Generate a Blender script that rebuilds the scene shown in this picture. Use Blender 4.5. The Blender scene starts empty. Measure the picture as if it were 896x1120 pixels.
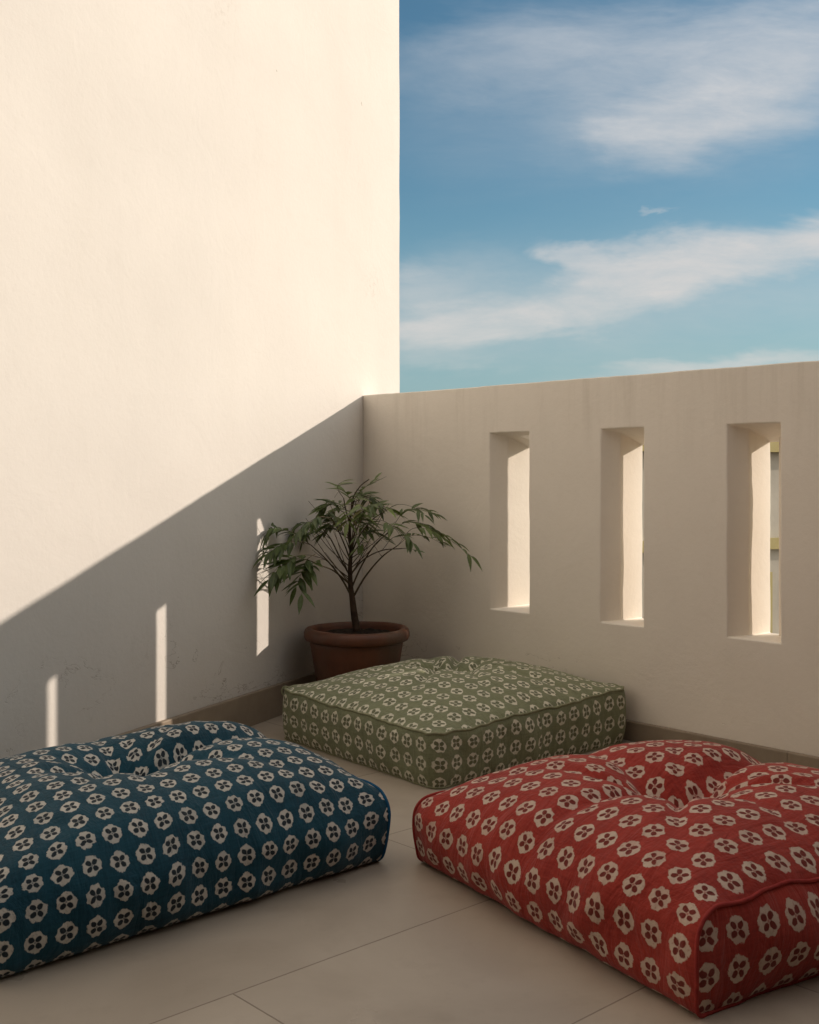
import bpy, bmesh, math, random
from mathutils import Vector, noise
R = math.radians
random.seed(7)
scene = bpy.context.scene
col = scene.collection

# ------------------------------------------------------------------ frame of the terrace
EYE = 0.83
CORNER = Vector((-0.183, 4.49, 0))            # foot of the corner between the two walls
UR = Vector((0.6766, -0.7363, 0)).normalized()   # along the parapet, away from the corner
NI = Vector((-0.7363, -0.6766, 0)).normalized()  # parapet normal, into the terrace
LW = Vector((-0.4212, -0.907, 0)).normalized()   # along the house wall, away from the corner
LN = Vector((0.907, -0.4212, 0)).normalized()    # house wall normal, into the terrace
def PW(u, n, z=0.0): return CORNER + UR*u + NI*n + Vector((0, 0, z))
def LWP(t, n, z=0.0): return CORNER + LW*t + LN*n + Vector((0, 0, z))

# ------------------------------------------------------------------ helpers
def tag(o, label=None, cat=None, group=None, kind=None):
    if label: o['label'] = label
    if cat: o['category'] = cat
    if group: o['group'] = group
    if kind: o['kind'] = kind
    return o
def empty(name, loc=(0, 0, 0)):
    o = bpy.data.objects.new(name, None); o.location = loc; o.empty_display_size = .1
    col.objects.link(o); return o
def link(name, me, mat, parent=None, smooth=True):
    o = bpy.data.objects.new(name, me); col.objects.link(o)
    if mat: me.materials.append(mat)
    if smooth:
        for p in me.polygons: p.use_smooth = True
    if parent:
        o.parent = parent
        o.location = -Vector(parent.location)
    return o
def mesh(name, verts, faces, mat, parent=None, smooth=True, uvs=None, fix=True):
    me = bpy.data.meshes.new(name)
    me.from_pydata([tuple(v) for v in verts], [], faces)
    if uvs:
        l = me.uv_layers.new(name='UVMap')
        for p in me.polygons:
            for li in p.loop_indices:
                l.data[li].uv = uvs[me.loops[li].vertex_index]
    if fix:
        bm = bmesh.new(); bm.from_mesh(me); bmesh.ops.recalc_face_normals(bm, faces=bm.faces); bm.to_mesh(me); bm.free()
    me.update()
    return link(name, me, mat, parent, smooth)
def tube(V, F, pts, rad, seg=8, closed=False, UVs=None):
    """sweep a round section along pts into vertex/face lists"""
    n = len(pts); base = len(V)
    rf = rad if callable(rad) else (lambda t: rad)
    prev = None
    for i, p in enumerate(pts):
        p = Vector(p)
        if closed: d = Vector(pts[(i+1) % n]) - Vector(pts[i-1])
        else: d = Vector(pts[min(i+1, n-1)]) - Vector(pts[max(i-1, 0)])
        if d.length < 1e-9: d = Vector((0, 0, 1))
        d.normalize()
        if prev is None:
            a = Vector((0, 0, 1)) if abs(d.z) < .9 else Vector((1, 0, 0))
            x = d.cross(a).normalized()
        else:
            x = (prev - d*prev.dot(d))
            if x.length < 1e-6: x = d.orthogonal()
            x.normalize()
        prev = x; y = d.cross(x)
        r = rf(i/max(1, n-1))
        for k in range(seg):
            a = 2*math.pi*k/seg
            V.append(p + x*(r*math.cos(a)) + y*(r*math.sin(a)))
            if UVs is not None: UVs.append((i*.01, k*.003))
    m = n if closed else n-1
    for i in range(m):
        for k in range(seg):
            a = base+i*seg+k; b = base+i*seg+(k+1) % seg
            c = base+((i+1) % n)*seg+(k+1) % seg; d_ = base+((i+1) % n)*seg+k
            F.append((a, b, c, d_))
    if not closed:
        F.append(tuple(base+k for k in range(seg))[::-1]); F.append(tuple(base+(n-1)*seg+k for k in range(seg)))
def lathe(V, F, prof, seg=64, c=(0, 0, 0)):
    base = len(V); n = len(prof)
    for (r, z) in prof:
        for k in range(seg):
            a = 2*math.pi*k/seg
            V.append(Vector((c[0]+r*math.cos(a), c[1]+r*math.sin(a), c[2]+z)))
    for i in range(n-1):
        for k in range(seg):
            F.append((base+i*seg+k, base+i*seg+(k+1) % seg, base+(i+1)*seg+(k+1) % seg, base+(i+1)*seg+k))
def box_faces(V, F, P, du, dn, dz):
    """box: P(a,b,z) maps; du,dn,dz are (lo,hi) pairs"""
    b = len(V)
    for z in dz:
        for n in dn:
            for u in du: V.append(P(u, n, z))
    for f in ((0,1,3,2), (4,6,7,5), (0,4,5,1), (2,3,7,6), (0,2,6,4), (1,5,7,3)):
        F.append(tuple(b+i for i in f))
def nz(x, y, z=0.0, s=1.0): return noise.noise(Vector((x*s, y*s, z*s)))
def sm(a, b, x):
    t = max(0., min(1., (x-a)/(b-a))); return t*t*(3-2*t)

# ------------------------------------------------------------------ node helper
class NT:
    def __init__(s, mat=None, tree=None):
        s.t = tree or mat.node_tree; s.n = s.t.nodes; s.l = s.t.links
    def add(s, typ, **kw):
        n = s.n.new(typ)
        for k, v in kw.items():
            if k.startswith('i_'):
                key = k[2:]; key = int(key) if key.isdigit() else key.replace('_', ' ')
                s.put(n.inputs[key], v)
            else: setattr(n, k, v)
        return n
    def put(s, sock, v):
        if isinstance(v, bpy.types.NodeSocket): s.l.new(v, sock)
        elif v is not None:
            try: sock.default_value = v
            except Exception: sock.default_value = tuple(v)+(1.,)
    def m(s, op, a=None, b=None, c=None, clamp=False):
        n = s.n.new('ShaderNodeMath'); n.operation = op; n.use_clamp = clamp
        for i, v in enumerate((a, b, c)):
            if v is not None: s.put(n.inputs[i], v)
        return n.outputs[0]
    def vm(s, op, a=None, b=None, scale=None):
        n = s.n.new('ShaderNodeVectorMath'); n.operation = op
        if a is not None: s.put(n.inputs[0], a)
        if b is not None: s.put(n.inputs[1], b)
        if scale is not None: s.put(n.inputs['Scale'], scale)
        return n.outputs['Value'] if op in ('LENGTH', 'DISTANCE', 'DOT_PRODUCT') else n.outputs[0]
    def noise(s, vec, scale, detail=3, rough=.5, dist=0., dim='3D', color=False):
        n = s.add('ShaderNodeTexNoise', noise_dimensions=dim)
        n.inputs['Scale'].default_value = scale; n.inputs['Detail'].default_value = detail
        n.inputs['Roughness'].default_value = rough; n.inputs['Distortion'].default_value = dist
        if vec is not None: s.l.new(vec, n.inputs['Vector'])
        return n.outputs['Color'] if color else n.outputs['Fac']
    def mr(s, v, a, b, c=0., d=1., smooth=False):
        n = s.n.new('ShaderNodeMapRange'); n.clamp = True
        if smooth: n.interpolation_type = 'SMOOTHSTEP'
        for i, x in enumerate((v, a, b, c, d)): s.put(n.inputs[i], x)
        return n.outputs[0]
    def mix(s, f, a, b, mode='MIX'):
        n = s.n.new('ShaderNodeMix'); n.data_type = 'RGBA'; n.blend_type = mode
        s.put(n.inputs[0], f); s.put(n.inputs[6], a); s.put(n.inputs[7], b)
        return n.outputs[2]
    def sep(s, v):
        n = s.n.new('ShaderNodeSeparateXYZ'); s.l.new(v, n.inputs[0]); return n.outputs
    def comb(s, x, y, z=0.):
        n = s.n.new('ShaderNodeCombineXYZ')
        for i, v in enumerate((x, y, z)): s.put(n.inputs[i], v)
        return n.outputs[0]
    def bump(s, h, strength, dist, normal=None):
        n = s.n.new('ShaderNodeBump'); n.inputs['Strength'].default_value = strength
        n.inputs['Distance'].default_value = dist; s.l.new(h, n.inputs['Height'])
        if normal is not None: s.l.new(normal, n.inputs['Normal'])
        return n.outputs[0]
def newmat(name):
    m = bpy.data.materials.new(name); m.use_nodes = True
    t = NT(m); b = t.n['Principled BSDF']
    return m, t, b
def C4(c): return (c[0], c[1], c[2], 1.)

# ------------------------------------------------------------------ materials
def plaster(name, base, crack_z=0.45, grime=.5, top_pit=.74, rain=0.):
    m, t, b = newmat(name)
    pos = t.add('ShaderNodeNewGeometry').outputs['Position']
    x, y, z = t.sep(pos)
    big = t.noise(pos, 1.3, 4, .6)
    streak = t.noise(t.comb(t.m('MULTIPLY', x, 3.), t.m('MULTIPLY', y, 3.), t.m('MULTIPLY', z, .45)), 1.6, 5, .6)
    fine = t.noise(pos, 42, 5, .65)
    c = t.mix(t.mr(big, .35, .7), C4([v*.965 for v in base]), C4([min(1, v*1.03) for v in base]))
    c = t.mix(t.mr(streak, .48, .75, 0, .07), c, C4((base[0]*.78, base[1]*.74, base[2]*.66)))
    c = t.mix(t.mr(fine, .5, .8, 0, .10), c, C4((base[0]*.75, base[1]*.72, base[2]*.68)))
    # pits and chips
    v = t.add('ShaderNodeTexVoronoi', feature='F1'); v.inputs['Scale'].default_value = 7.
    t.l.new(t.vm('ADD', pos, t.vm('SCALE', t.noise(pos, 30, 2, color=True), scale=.03)), v.inputs['Vector'])
    rnd = t.sep(v.outputs['Color'])
    pit = t.m('MULTIPLY', t.m('LESS_THAN', v.outputs['Distance'], t.m('MULTIPLY', rnd[1], .055)), t.m('GREATER_THAN', rnd[0], t.mr(z, 1.095, 1.12, .74, top_pit)))
    v2 = t.add('ShaderNodeTexVoronoi', feature='F1'); v2.inputs['Scale'].default_value = 1.9
    t.l.new(t.vm('ADD', pos, t.vm('SCALE', t.noise(pos, 18, 3, color=True), scale=.06)), v2.inputs['Vector'])
    r2 = t.sep(v2.outputs['Color'])
    scuff = t.m('MULTIPLY', t.mr(v2.outputs['Distance'], .05, .22, 1, 0), t.m('GREATER_THAN', r2[0], .62))
    scuff = t.m('MULTIPLY', scuff, t.mr(t.noise(pos, 55, 4, .7), .5, .68))
    c = t.mix(t.m('MULTIPLY', scuff, .30), c, C4((base[0]*.55, base[1]*.5, base[2]*.45)))
    c = t.mix(t.m('MULTIPLY', pit, .55), c, C4((base[0]*.4, base[1]*.36, base[2]*.3)))
    # hairline cracks low on the wall
    cn = t.noise(t.vm('MULTIPLY', pos, (1., 1., 2.4)), 3.1, 5, .62, .4)
    line = t.mr(t.m('ABSOLUTE', t.m('SUBTRACT', cn, .5)), .0015, .0042, 1, 0)
    reg = t.mr(t.noise(pos, 2.7, 2, .5), .50, .58)
    low = t.mr(z, crack_z*.75, crack_z, 1, 0)
    crack = t.m('MULTIPLY', t.m('MULTIPLY', line, reg), low)
    c = t.mix(t.m('MULTIPLY', crack, .55), c, C4((base[0]*.35, base[1]*.3, base[2]*.25)))
    # rain streaks below the parapet top
    rs = t.noise(t.comb(t.m('MULTIPLY', x, 9.), t.m('MULTIPLY', y, 9.), t.m('MULTIPLY', z, .7)), 1.8, 5, .7)
    rs = t.m('MULTIPLY', t.mr(rs, .50, .72), t.m('MULTIPLY', t.mr(z, .80, 1.12, 0, 1), t.m('LESS_THAN', z, 1.2)))
    c = t.mix(t.m('MULTIPLY', rs, rain), c, C4((base[0]*.5, base[1]*.46, base[2]*.4)))
    # splash grime at the foot
    g = t.m('MULTIPLY', t.mr(t.m('ADD', z, t.m('MULTIPLY', t.m('SUBTRACT', big, .5), .35)), .05, .34, 1, 0), grime)
    c = t.mix(t.m('MULTIPLY', g, .45), c, C4((base[0]*.66, base[1]*.6, base[2]*.52)))
    t.l.new(c, b.inputs['Base Color'])
    b.inputs['Roughness'].default_value = .88
    b.inputs['Specular IOR Level'].default_value = .25
    n1 = t.bump(t.noise(pos, 2.2, 2, .4), .28, .02)
    tro = t.noise(t.vm('ADD', pos, t.vm('SCALE', t.noise(pos, 1.4, 2, color=True), scale=.8)), 5.5, 5, .55, 1.1)
    n1 = t.bump(tro, .16, .010, n1)
    n2 = t.bump(t.noise(pos, 60, 6, .68), .22, .004, n1)
    h = t.m('SUBTRACT', 1., t.m('ADD', crack, t.m('ADD', pit, t.m('MULTIPLY', scuff, .25)), clamp=True))
    n3 = t.bump(h, .5, .003, n2)
    t.l.new(n3, b.inputs['Normal'])
    return m

M_WALL = plaster('plaster_house', (.705, .68, .64), crack_z=.42, grime=.5)
M_PARA = plaster('plaster_parapet', (.87, .81, .72), crack_z=.25, grime=.35, top_pit=.30, rain=.22)

def floor_mat():
    m, t, b = newmat('floor_tile')
    uv = t.add('ShaderNodeUVMap').outputs[0]
    u, n, _ = t.sep(uv)
    pos = t.add('ShaderNodeNewGeometry').outputs['Position']
    W, L = .43, 1.20
    cu = t.m('DIVIDE', t.m('SUBTRACT', u, 1.90), W)
    colid = t.m('FLOOR', cu)
    odd = t.m('ABSOLUTE', t.m('MODULO', colid, 2.))
    cn = t.m('DIVIDE', t.m('ADD', t.m('SUBTRACT', n, 1.88), t.m('MULTIPLY', odd, .69)), L)
    rowid = t.m('FLOOR', cn)
    du = t.m('MULTIPLY', t.m('SUBTRACT', .5, t.m('ABSOLUTE', t.m('SUBTRACT', t.m('FRACT', cu), .5))), W)
    dn = t.m('MULTIPLY', t.m('SUBTRACT', .5, t.m('ABSOLUTE', t.m('SUBTRACT', t.m('FRACT', cn), .5))), L)
    d = t.m('MINIMUM', du, dn)
    d = t.m('ADD', d, t.m('MULTIPLY', t.m('SUBTRACT', t.noise(pos, 60, 3), .5), .0006))
    g = t.mr(d, .0010, .0019, 1, 0)
    wn = t.add('ShaderNodeTexWhiteNoise', noise_dimensions='2D'); t.l.new(t.comb(colid, rowid), wn.inputs['Vector'])
    c = t.mix(wn.outputs['Value'], C4((.42, .362, .295)), C4((.51, .44, .355)))
    c = t.mix(t.mr(t.noise(pos, 2.2, 5, .62, .6), .40, .72, 0, .5), c, C4((.30, .24, .18)))
    c = t.mix(t.mr(t.noise(pos, 9, 4, .7), .54, .70, 0, .25), c, C4((.33, .27, .21)))
    dust = t.mr(t.noise(pos, 240, 2, .6), .66, .74, 0, .35)
    c = t.mix(dust, c, C4((.26, .21, .16)))
    c = t.mix(t.m('MULTIPLY', g, .62), c, C4((.17, .13, .10)))
    t.l.new(c, b.inputs['Base Color'])
    rg = t.mr(t.noise(pos, 5, 4, .6), .3, .7, .26, .48)
    t.l.new(t.m('ADD', rg, t.m('MULTIPLY', g, .3)), b.inputs['Roughness'])
    b.inputs['Specular IOR Level'].default_value = .4
    h = t.m('SUBTRACT', t.m('MULTIPLY', t.noise(pos, 14, 3), .05), g)
    t.l.new(t.bump(h, .5, .0012), b.inputs['Normal'])
    return m
M_FLOOR = floor_mat()

def simple(name, c1, c2, rough=.7, scale=12, bump=.2, bd=.003, spec=.3):
    m, t, b = newmat(name)
    pos = t.add('ShaderNodeNewGeometry').outputs['Position']
    f = t.noise(pos, scale, 5, .62)
    t.l.new(t.mix(t.mr(f, .32, .7), C4(c1), C4(c2)), b.inputs['Base Color'])
    b.inputs['Roughness'].default_value = rough
    b.inputs['Specular IOR Level'].default_value = spec
    t.l.new(t.bump(t.noise(pos, scale*6, 4, .6), bump, bd), b.inputs['Normal'])
    return m
M_BASE = simple('baseboard_tile', (.24, .19, .14), (.32, .26, .19), .5, 7, .15, .002)
M_SOIL = simple('potting_soil', (.018, .012, .008), (.06, .042, .03), .95, 60, .8, .01)
M_BARK = simple('bark', (.035, .022, .014), (.085, .055, .035), .85, 45, .6, .003)
M_STALK = simple('leaf_stalk', (.05, .04, .018), (.09, .06, .03), .6, 40, .2, .001)
M_CONC = simple('neighbour_render', (.40, .38, .33), (.55, .52, .45), .9, 1.2, .3, .01)
M_OCHRE = simple('ochre_render', (.42, .36, .16), (.50, .44, .24), .9, 1.4, .3, .01)
M_GROUND = simple('dry_ground', (.12, .10, .075), (.20, .17, .12), .95, .15, .3, .05)
M_BLOCKER = simple('blocker_dark', (.035, .022, .014), (.07, .045, .03), .7, 4, .3, .004)  # for the added, unseen sky-light blockers
M_METAL = simple('divider_paint', (.20, .20, .19), (.30, .29, .27), .5, 9, .1, .001, .5)
M_DARK = simple('dark_glazing', (.02, .025, .03), (.04, .045, .05), .15, 3, .05, .001, .5)

def terracotta():
    m, t, b = newmat('terracotta')
    pos = t.add('ShaderNodeNewGeometry').outputs['Position']
    x, y, z = t.sep(pos)
    f = t.noise(pos, 7, 5, .65)
    c = t.mix(t.mr(f, .3, .7), C4((.080, .031, .017)), C4((.165, .056, .027)))
    c = t.mix(t.mr(t.noise(pos, 3.2, 4, .7, .8), .5, .66, 0, .55), c, C4((.10, .07, .05)))
    lime = t.m('MULTIPLY', t.mr(t.noise(t.comb(x, y, t.m('MULTIPLY', z, .5)), 13, 5, .7), .55, .72), t.mr(z, .02, .2, 1, .15))
    c = t.mix(t.m('MULTIPLY', lime, .35), c, C4((.30, .23, .17)))
    t.l.new(c, b.inputs['Base Color'])
    t.l.new(t.mr(f, .3, .7, .36, .62), b.inputs['Roughness'])
    t.l.new(t.bump(t.noise(pos, 55, 5, .65), .35, .004), b.inputs['Normal'])
    return m
M_TERRA = terracotta()

def leaf_mat():
    m, t, b = newmat('leaf_green')
    oi = t.add('ShaderNodeUVMap').outputs[0]
    u, v, _ = t.sep(oi)
    c = t.mix(u, C4((.048, .080, .019)), C4((.185, .235, .062)))
    c = t.mix(t.mr(u, .90, .93, 0, .8), c, C4((.13, .085, .03)))
    mid = t.mr(t.m('ABSOLUTE', v), .04, .12, 1, 0)
    c = t.mix(t.m('MULTIPLY', mid, .5), c, C4((.15, .20, .07)))
    pos = t.add('ShaderNodeNewGeometry').outputs['Position']
    c = t.mix(t.mr(t.noise(pos, 70, 3), .4, .7, 0, .3), c, C4((.02, .035, .01)))
    t.l.new(c, b.inputs['Base Color'])
    b.inputs['Roughness'].default_value = .42
    b.inputs['Specular IOR Level'].default_value = .45
    tr = t.add('ShaderNodeBsdfTranslucent'); t.l.new(t.mix(.5, c, C4((.16, .22, .04))), tr.inputs[0])
    mx = t.add('ShaderNodeMixShader'); mx.inputs[0].default_value = .22
    t.l.new(b.outputs[0], mx.inputs[1]); t.l.new(tr.outputs[0], mx.inputs[2])
    t.l.new(mx.outputs[0], t.n['Material Output'].inputs[0])
    return m
M_LEAF = leaf_mat()

def fabric(name, base, dark, cream, pitch, Rr, hole_off, hole_r, off=(0, 0), hs=.75):
    m, t, b = newmat(name)
    uv = t.add('ShaderNodeUVMap').outputs[0]
    wob = t.vm('SCALE', t.vm('SUBTRACT', t.noise(uv, 9, 2, color=True), (.5, .5, .5)), scale=.010)
    q = t.vm('ADD', uv, wob)
    q = t.vm('ADD', t.vm('SCALE', q, scale=1./pitch), (off[0], off[1], 0))
    cell = t.vm('FLOOR', q)
    wn = t.add('ShaderNodeTexWhiteNoise', noise_dimensions='3D'); t.l.new(cell, wn.inputs['Vector'])
    loc = t.vm('SUBTRACT', t.vm('SUBTRACT', q, cell), (.5, .5, 0))
    loc = t.vm('ADD', loc, t.vm('SCALE', t.vm('SUBTRACT', wn.outputs['Color'], (.5, .5, .5)), scale=.035))
    # ragged bleed of the printed edge, stepped like threads
    jag = t.noise(t.vm('MULTIPLY', uv, (1., .35, 1.)), 520, 2, .6)
    jag2 = t.noise(uv, 130, 3, .6)
    x, y, _ = t.sep(loc)
    ax, ay = t.m('ABSOLUTE', x), t.m('ABSOLUTE', y)
    rad = t.m('SQRT', t.m('ADD', t.m('MULTIPLY', x, x), t.m('MULTIPLY', t.m('MULTIPLY', y, y), .92)))
    octa = t.m('MULTIPLY', t.m('ADD', ax, ay), .76)
    rr = t.m('MAXIMUM', rad, octa)
    ang = t.m('ARCTAN2', y, x)
    lobes = t.m('MULTIPLY', t.m('SINE', t.m('ADD', t.m('MULTIPLY', ang, 8.), t.m('MULTIPLY', wn.outputs['Value'], 6.))), .014)
    rr = t.m('ADD', rr, lobes)
    rr = t.m('ADD', rr, t.m('MULTIPLY', t.m('SUBTRACT', jag2, .5), .16))
    rr = t.m('ADD', rr, t.m('MULTIPLY', t.m('SUBTRACT', jag, .5), .06))
    disc = t.mr(rr, Rr-.012, Rr+.016, 1, 0)
    ex, ey = t.m('SUBTRACT', ax, hole_off), t.m('SUBTRACT', ay, hole_off)
    # petals: ovals lying on the diagonals
    pa = t.m('MULTIPLY', t.m('ADD', ex, ey), .62); pb = t.m('MULTIPLY', t.m('SUBTRACT', ex, ey), .80)
    hd = t.m('SQRT', t.m('ADD', t.m('MULTIPLY', pa, pa), t.m('MULTIPLY', pb, pb)))
    hd = t.m('ADD', hd, t.m('MULTIPLY', t.m('SUBTRACT', jag2, .5), .09))
    hole = t.mr(hd, hole_r-.014, hole_r+.014, 1, 0)
    cen = t.m('MULTIPLY', t.mr(rad, .028, .05, 1, 0), .6)
    prn = t.m('MULTIPLY', disc, t.m('SUBTRACT', 1., t.m('MAXIMUM', hole, cen)))
    # cloth colour
    sl = t.noise(t.vm('MULTIPLY', uv, (1., .12, 1.)), 210, 3, .6)
    sl2 = t.noise(t.vm('MULTIPLY', uv, (.12, 1., 1.)), 210, 3, .6)
    slub = t.mr(t.m('ADD', sl, sl2), .75, 1.25, -.0, 1.)
    fade = t.mr(t.noise(uv, 4.5, 4, .6), .3, .72)
    bc = t.mix(fade, C4(dark), C4(base))
    bc = t.mix(t.m('MULTIPLY', slub, .30), bc, C4([min(1, v*1.9+.01) for v in base]))
    hc = t.mix(.55, C4([v*.5 for v in dark]), C4((.035, .018, .012)))
    bc = t.mix(t.m('MULTIPLY', t.m('MULTIPLY', hole, disc), hs), bc, hc)
    wear = t.mr(t.noise(uv, 60, 4, .7), .35, .75, .80, 1.)
    cc = t.mix(wear, C4([v*.62 for v in cream]), C4(cream))
    cc = t.mix(t.m('MULTIPLY', t.mr(jag2, .42, .30), .35), cc, bc)
    ink = t.mr(t.noise(uv, 13, 4, .65), .30, .58, .78, 1.)
    ink = t.m('MULTIPLY', ink, t.mr(wn.outputs['Value'], 0, 1, .88, 1.))
    c = t.mix(t.m('MULTIPLY', prn, ink), bc, cc)
    t.l.new(c, b.inputs['Base Color'])
    b.inputs['Roughness'].default_value = .86
    b.inputs['Specular IOR Level'].default_value = .18
    b.inputs['Sheen Weight'].default_value = .12; b.inputs['Sheen Roughness'].default_value = .5
    u, v, _ = t.sep(uv)
    weave = t.m('MULTIPLY', t.m('SINE', t.m('MULTIPLY', u, 6500.)), t.m('SINE', t.m('MULTIPLY', v, 6500.)))
    n0 = t.bump(t.noise(t.vm('MULTIPLY', uv, (2.2, .8, 1.)), 9, 4, .6, 1.2), .8, .012)
    n1 = t.bump(t.noise(t.vm('MULTIPLY', uv, (1., 2.6, 1.)), 26, 4, .6, .6), .45, .004, n0)
    n2 = t.bump(t.m('ADD', t.m('MULTIPLY', weave, .4), t.m('ADD', sl, sl2)), .25, .0010, n1)
    t.l.new(n2, b.inputs['Normal'])
    return m

CREAM = (.62, .54, .44)
M_BLUE = fabric('indigo_print_cotton', (.008, .060, .092), (.004, .032, .052), (.66, .62, .55), .0515, .350, .112, .100)
M_RED = fabric('red_print_cotton', (.345, .036, .023), (.23, .021, .015), (.68, .54, .43), .0580, .350, .112, .098, hs=.62)
M_GREEN = fabric('green_print_cotton', (.200, .215, .122), (.155, .168, .098), (.78, .74, .60), .0550, .358, .120, .112, hs=.38)
M_PBLUE = simple('blue_piping', (.004, .07, .16), (.010, .11, .24), .8, 60, .3, .001)
M_PRED = simple('red_piping', (.26, .022, .020), (.42, .045, .035), .8, 60, .3, .001)
M_PGREEN = simple('green_piping', (.20, .21, .12), (.34, .34, .22), .8, 60, .3, .001)

# ------------------------------------------------------------------ floor and outside ground
V, F, UV = [], [], []
us = [-4.0, 7.0]; ns = [-.10, 8.5]
for n in ns:
    for u in us:
        V.append(PW(u, n, 0)); UV.append((u, n))
fl = mesh('terrace_floor', V, [(0, 1, 3, 2)], M_FLOOR, smooth=False, uvs=UV)
tag(fl, 'beige rectangular floor tiles of the terrace', 'floor', kind='structure')
V, F = [], []
box_faces(V, F, lambda a, b, z: PW(a, b, z), (-4.0, 7.0), (-.10, 8.5), (-.25, -.004))
tag(mesh('terrace_slab', V, F, M_CONC, smooth=False), 'concrete slab under the terrace', 'slab', kind='structure')
S = 1500
gme = mesh('ground', [(-S, -S, -6.5), (S, -S, -6.5), (S, S, -6.5), (-S, S, -6.5)], [(0, 1, 2, 3)], M_GROUND, smooth=False)
tag(gme, 'dry ground far below the terrace', 'ground', kind='structure')

# ------------------------------------------------------------------ house wall (tall, sunlit, left)
def house_wall():
    ts = [-.334 + i*.06 for i in range(0, 150)]
    zs = [-.20 + i*.06 for i in range(0, 108)]
    V, F = [], []
    nt, nzs = len(ts), len(zs)
    for j, z in enumerate(zs):
        for i, t in enumerate(ts):
            d = .0030*nz(t, z, 0, 1.7) + .0012*nz(t, z, 3, 7)
            if t < 0: d -= 0.0
            tt = t
            if i == 0: tt = t + .0035*nz(z, 5, 1, 4) + .0015*nz(z, 1, 2, 23)
            V.append(LWP(tt, d, z))
    for j in range(nzs-1):
        for i in range(nt-1):
            a = j*nt+i; F.append((a, a+1, a+nt+1, a+nt))
    # far end return, back and top so that it is a solid building volume
    b = len(V)
    D = -3.0
    for z in (zs[0], zs[-1]):
        V.append(LWP(ts[0], D, z)); V.append(LWP(ts[-1], D, z))
    e0 = [j*nt for j in range(nzs)]; e1 = [j*nt+nt-1 for j in range(nzs)]
    F.append(tuple(e0)+(b+2, b)); F.append(tuple(e1[::-1])+(b+1, b+3))
    F.append((b, b+2, b+3, b+1))
    F.append(tuple((nzs-1)*nt+i for i in range(nt))+(b+3, b+2))
    F.append(tuple(range(nt))[::-1]+(b, b+1))
    root = empty('house_wall', tuple(LWP(2, 0)))
    tag(root, 'tall cream plastered house wall, sunlit above a slanting shadow', 'wall')
    o = mesh('plaster_face', V, F, M_WALL, root)
    bm = bmesh.new(); bm.from_mesh(o.data)
    for e in bm.edges:
        if len(e.link_faces) == 2 and e.calc_face_angle(0) > R(30): e.smooth = False
    bm.to_mesh(o.data); bm.free()
    return root
HW = house_wall()

def skirting(P, a0, a1, h, th, parent, seg):
    """tile skirting with rounded top edge, in pieces with thin joints"""
    V, F = [], []
    a = a0
    while a < a1:
        e = min(a+seg, a1)
        prof = [(0.0005, 0.001), (th, 0.001), (th, h-.004), (th-.0012, h-.0012), (th-.004, h), (.0005, h)]
        b = len(V)
        for aa in (a+.0006, e-.0006):
            for (n, z) in prof: V.append(P(aa, n, z))
        k = len(prof)
        for i in range(k): F.append((b+i, b+(i+1) % k, b+k+(i+1) % k, b+k+i))
        F.append(tuple(range(b, b+k))[::-1]); F.append(tuple(range(b+k, b+2*k)))
        a = e
    return mesh('baseboard', V, F, M_BASE, parent, smooth=False)
skirting(LWP, .02, 8.0, .108, .014, HW, .60)

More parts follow.
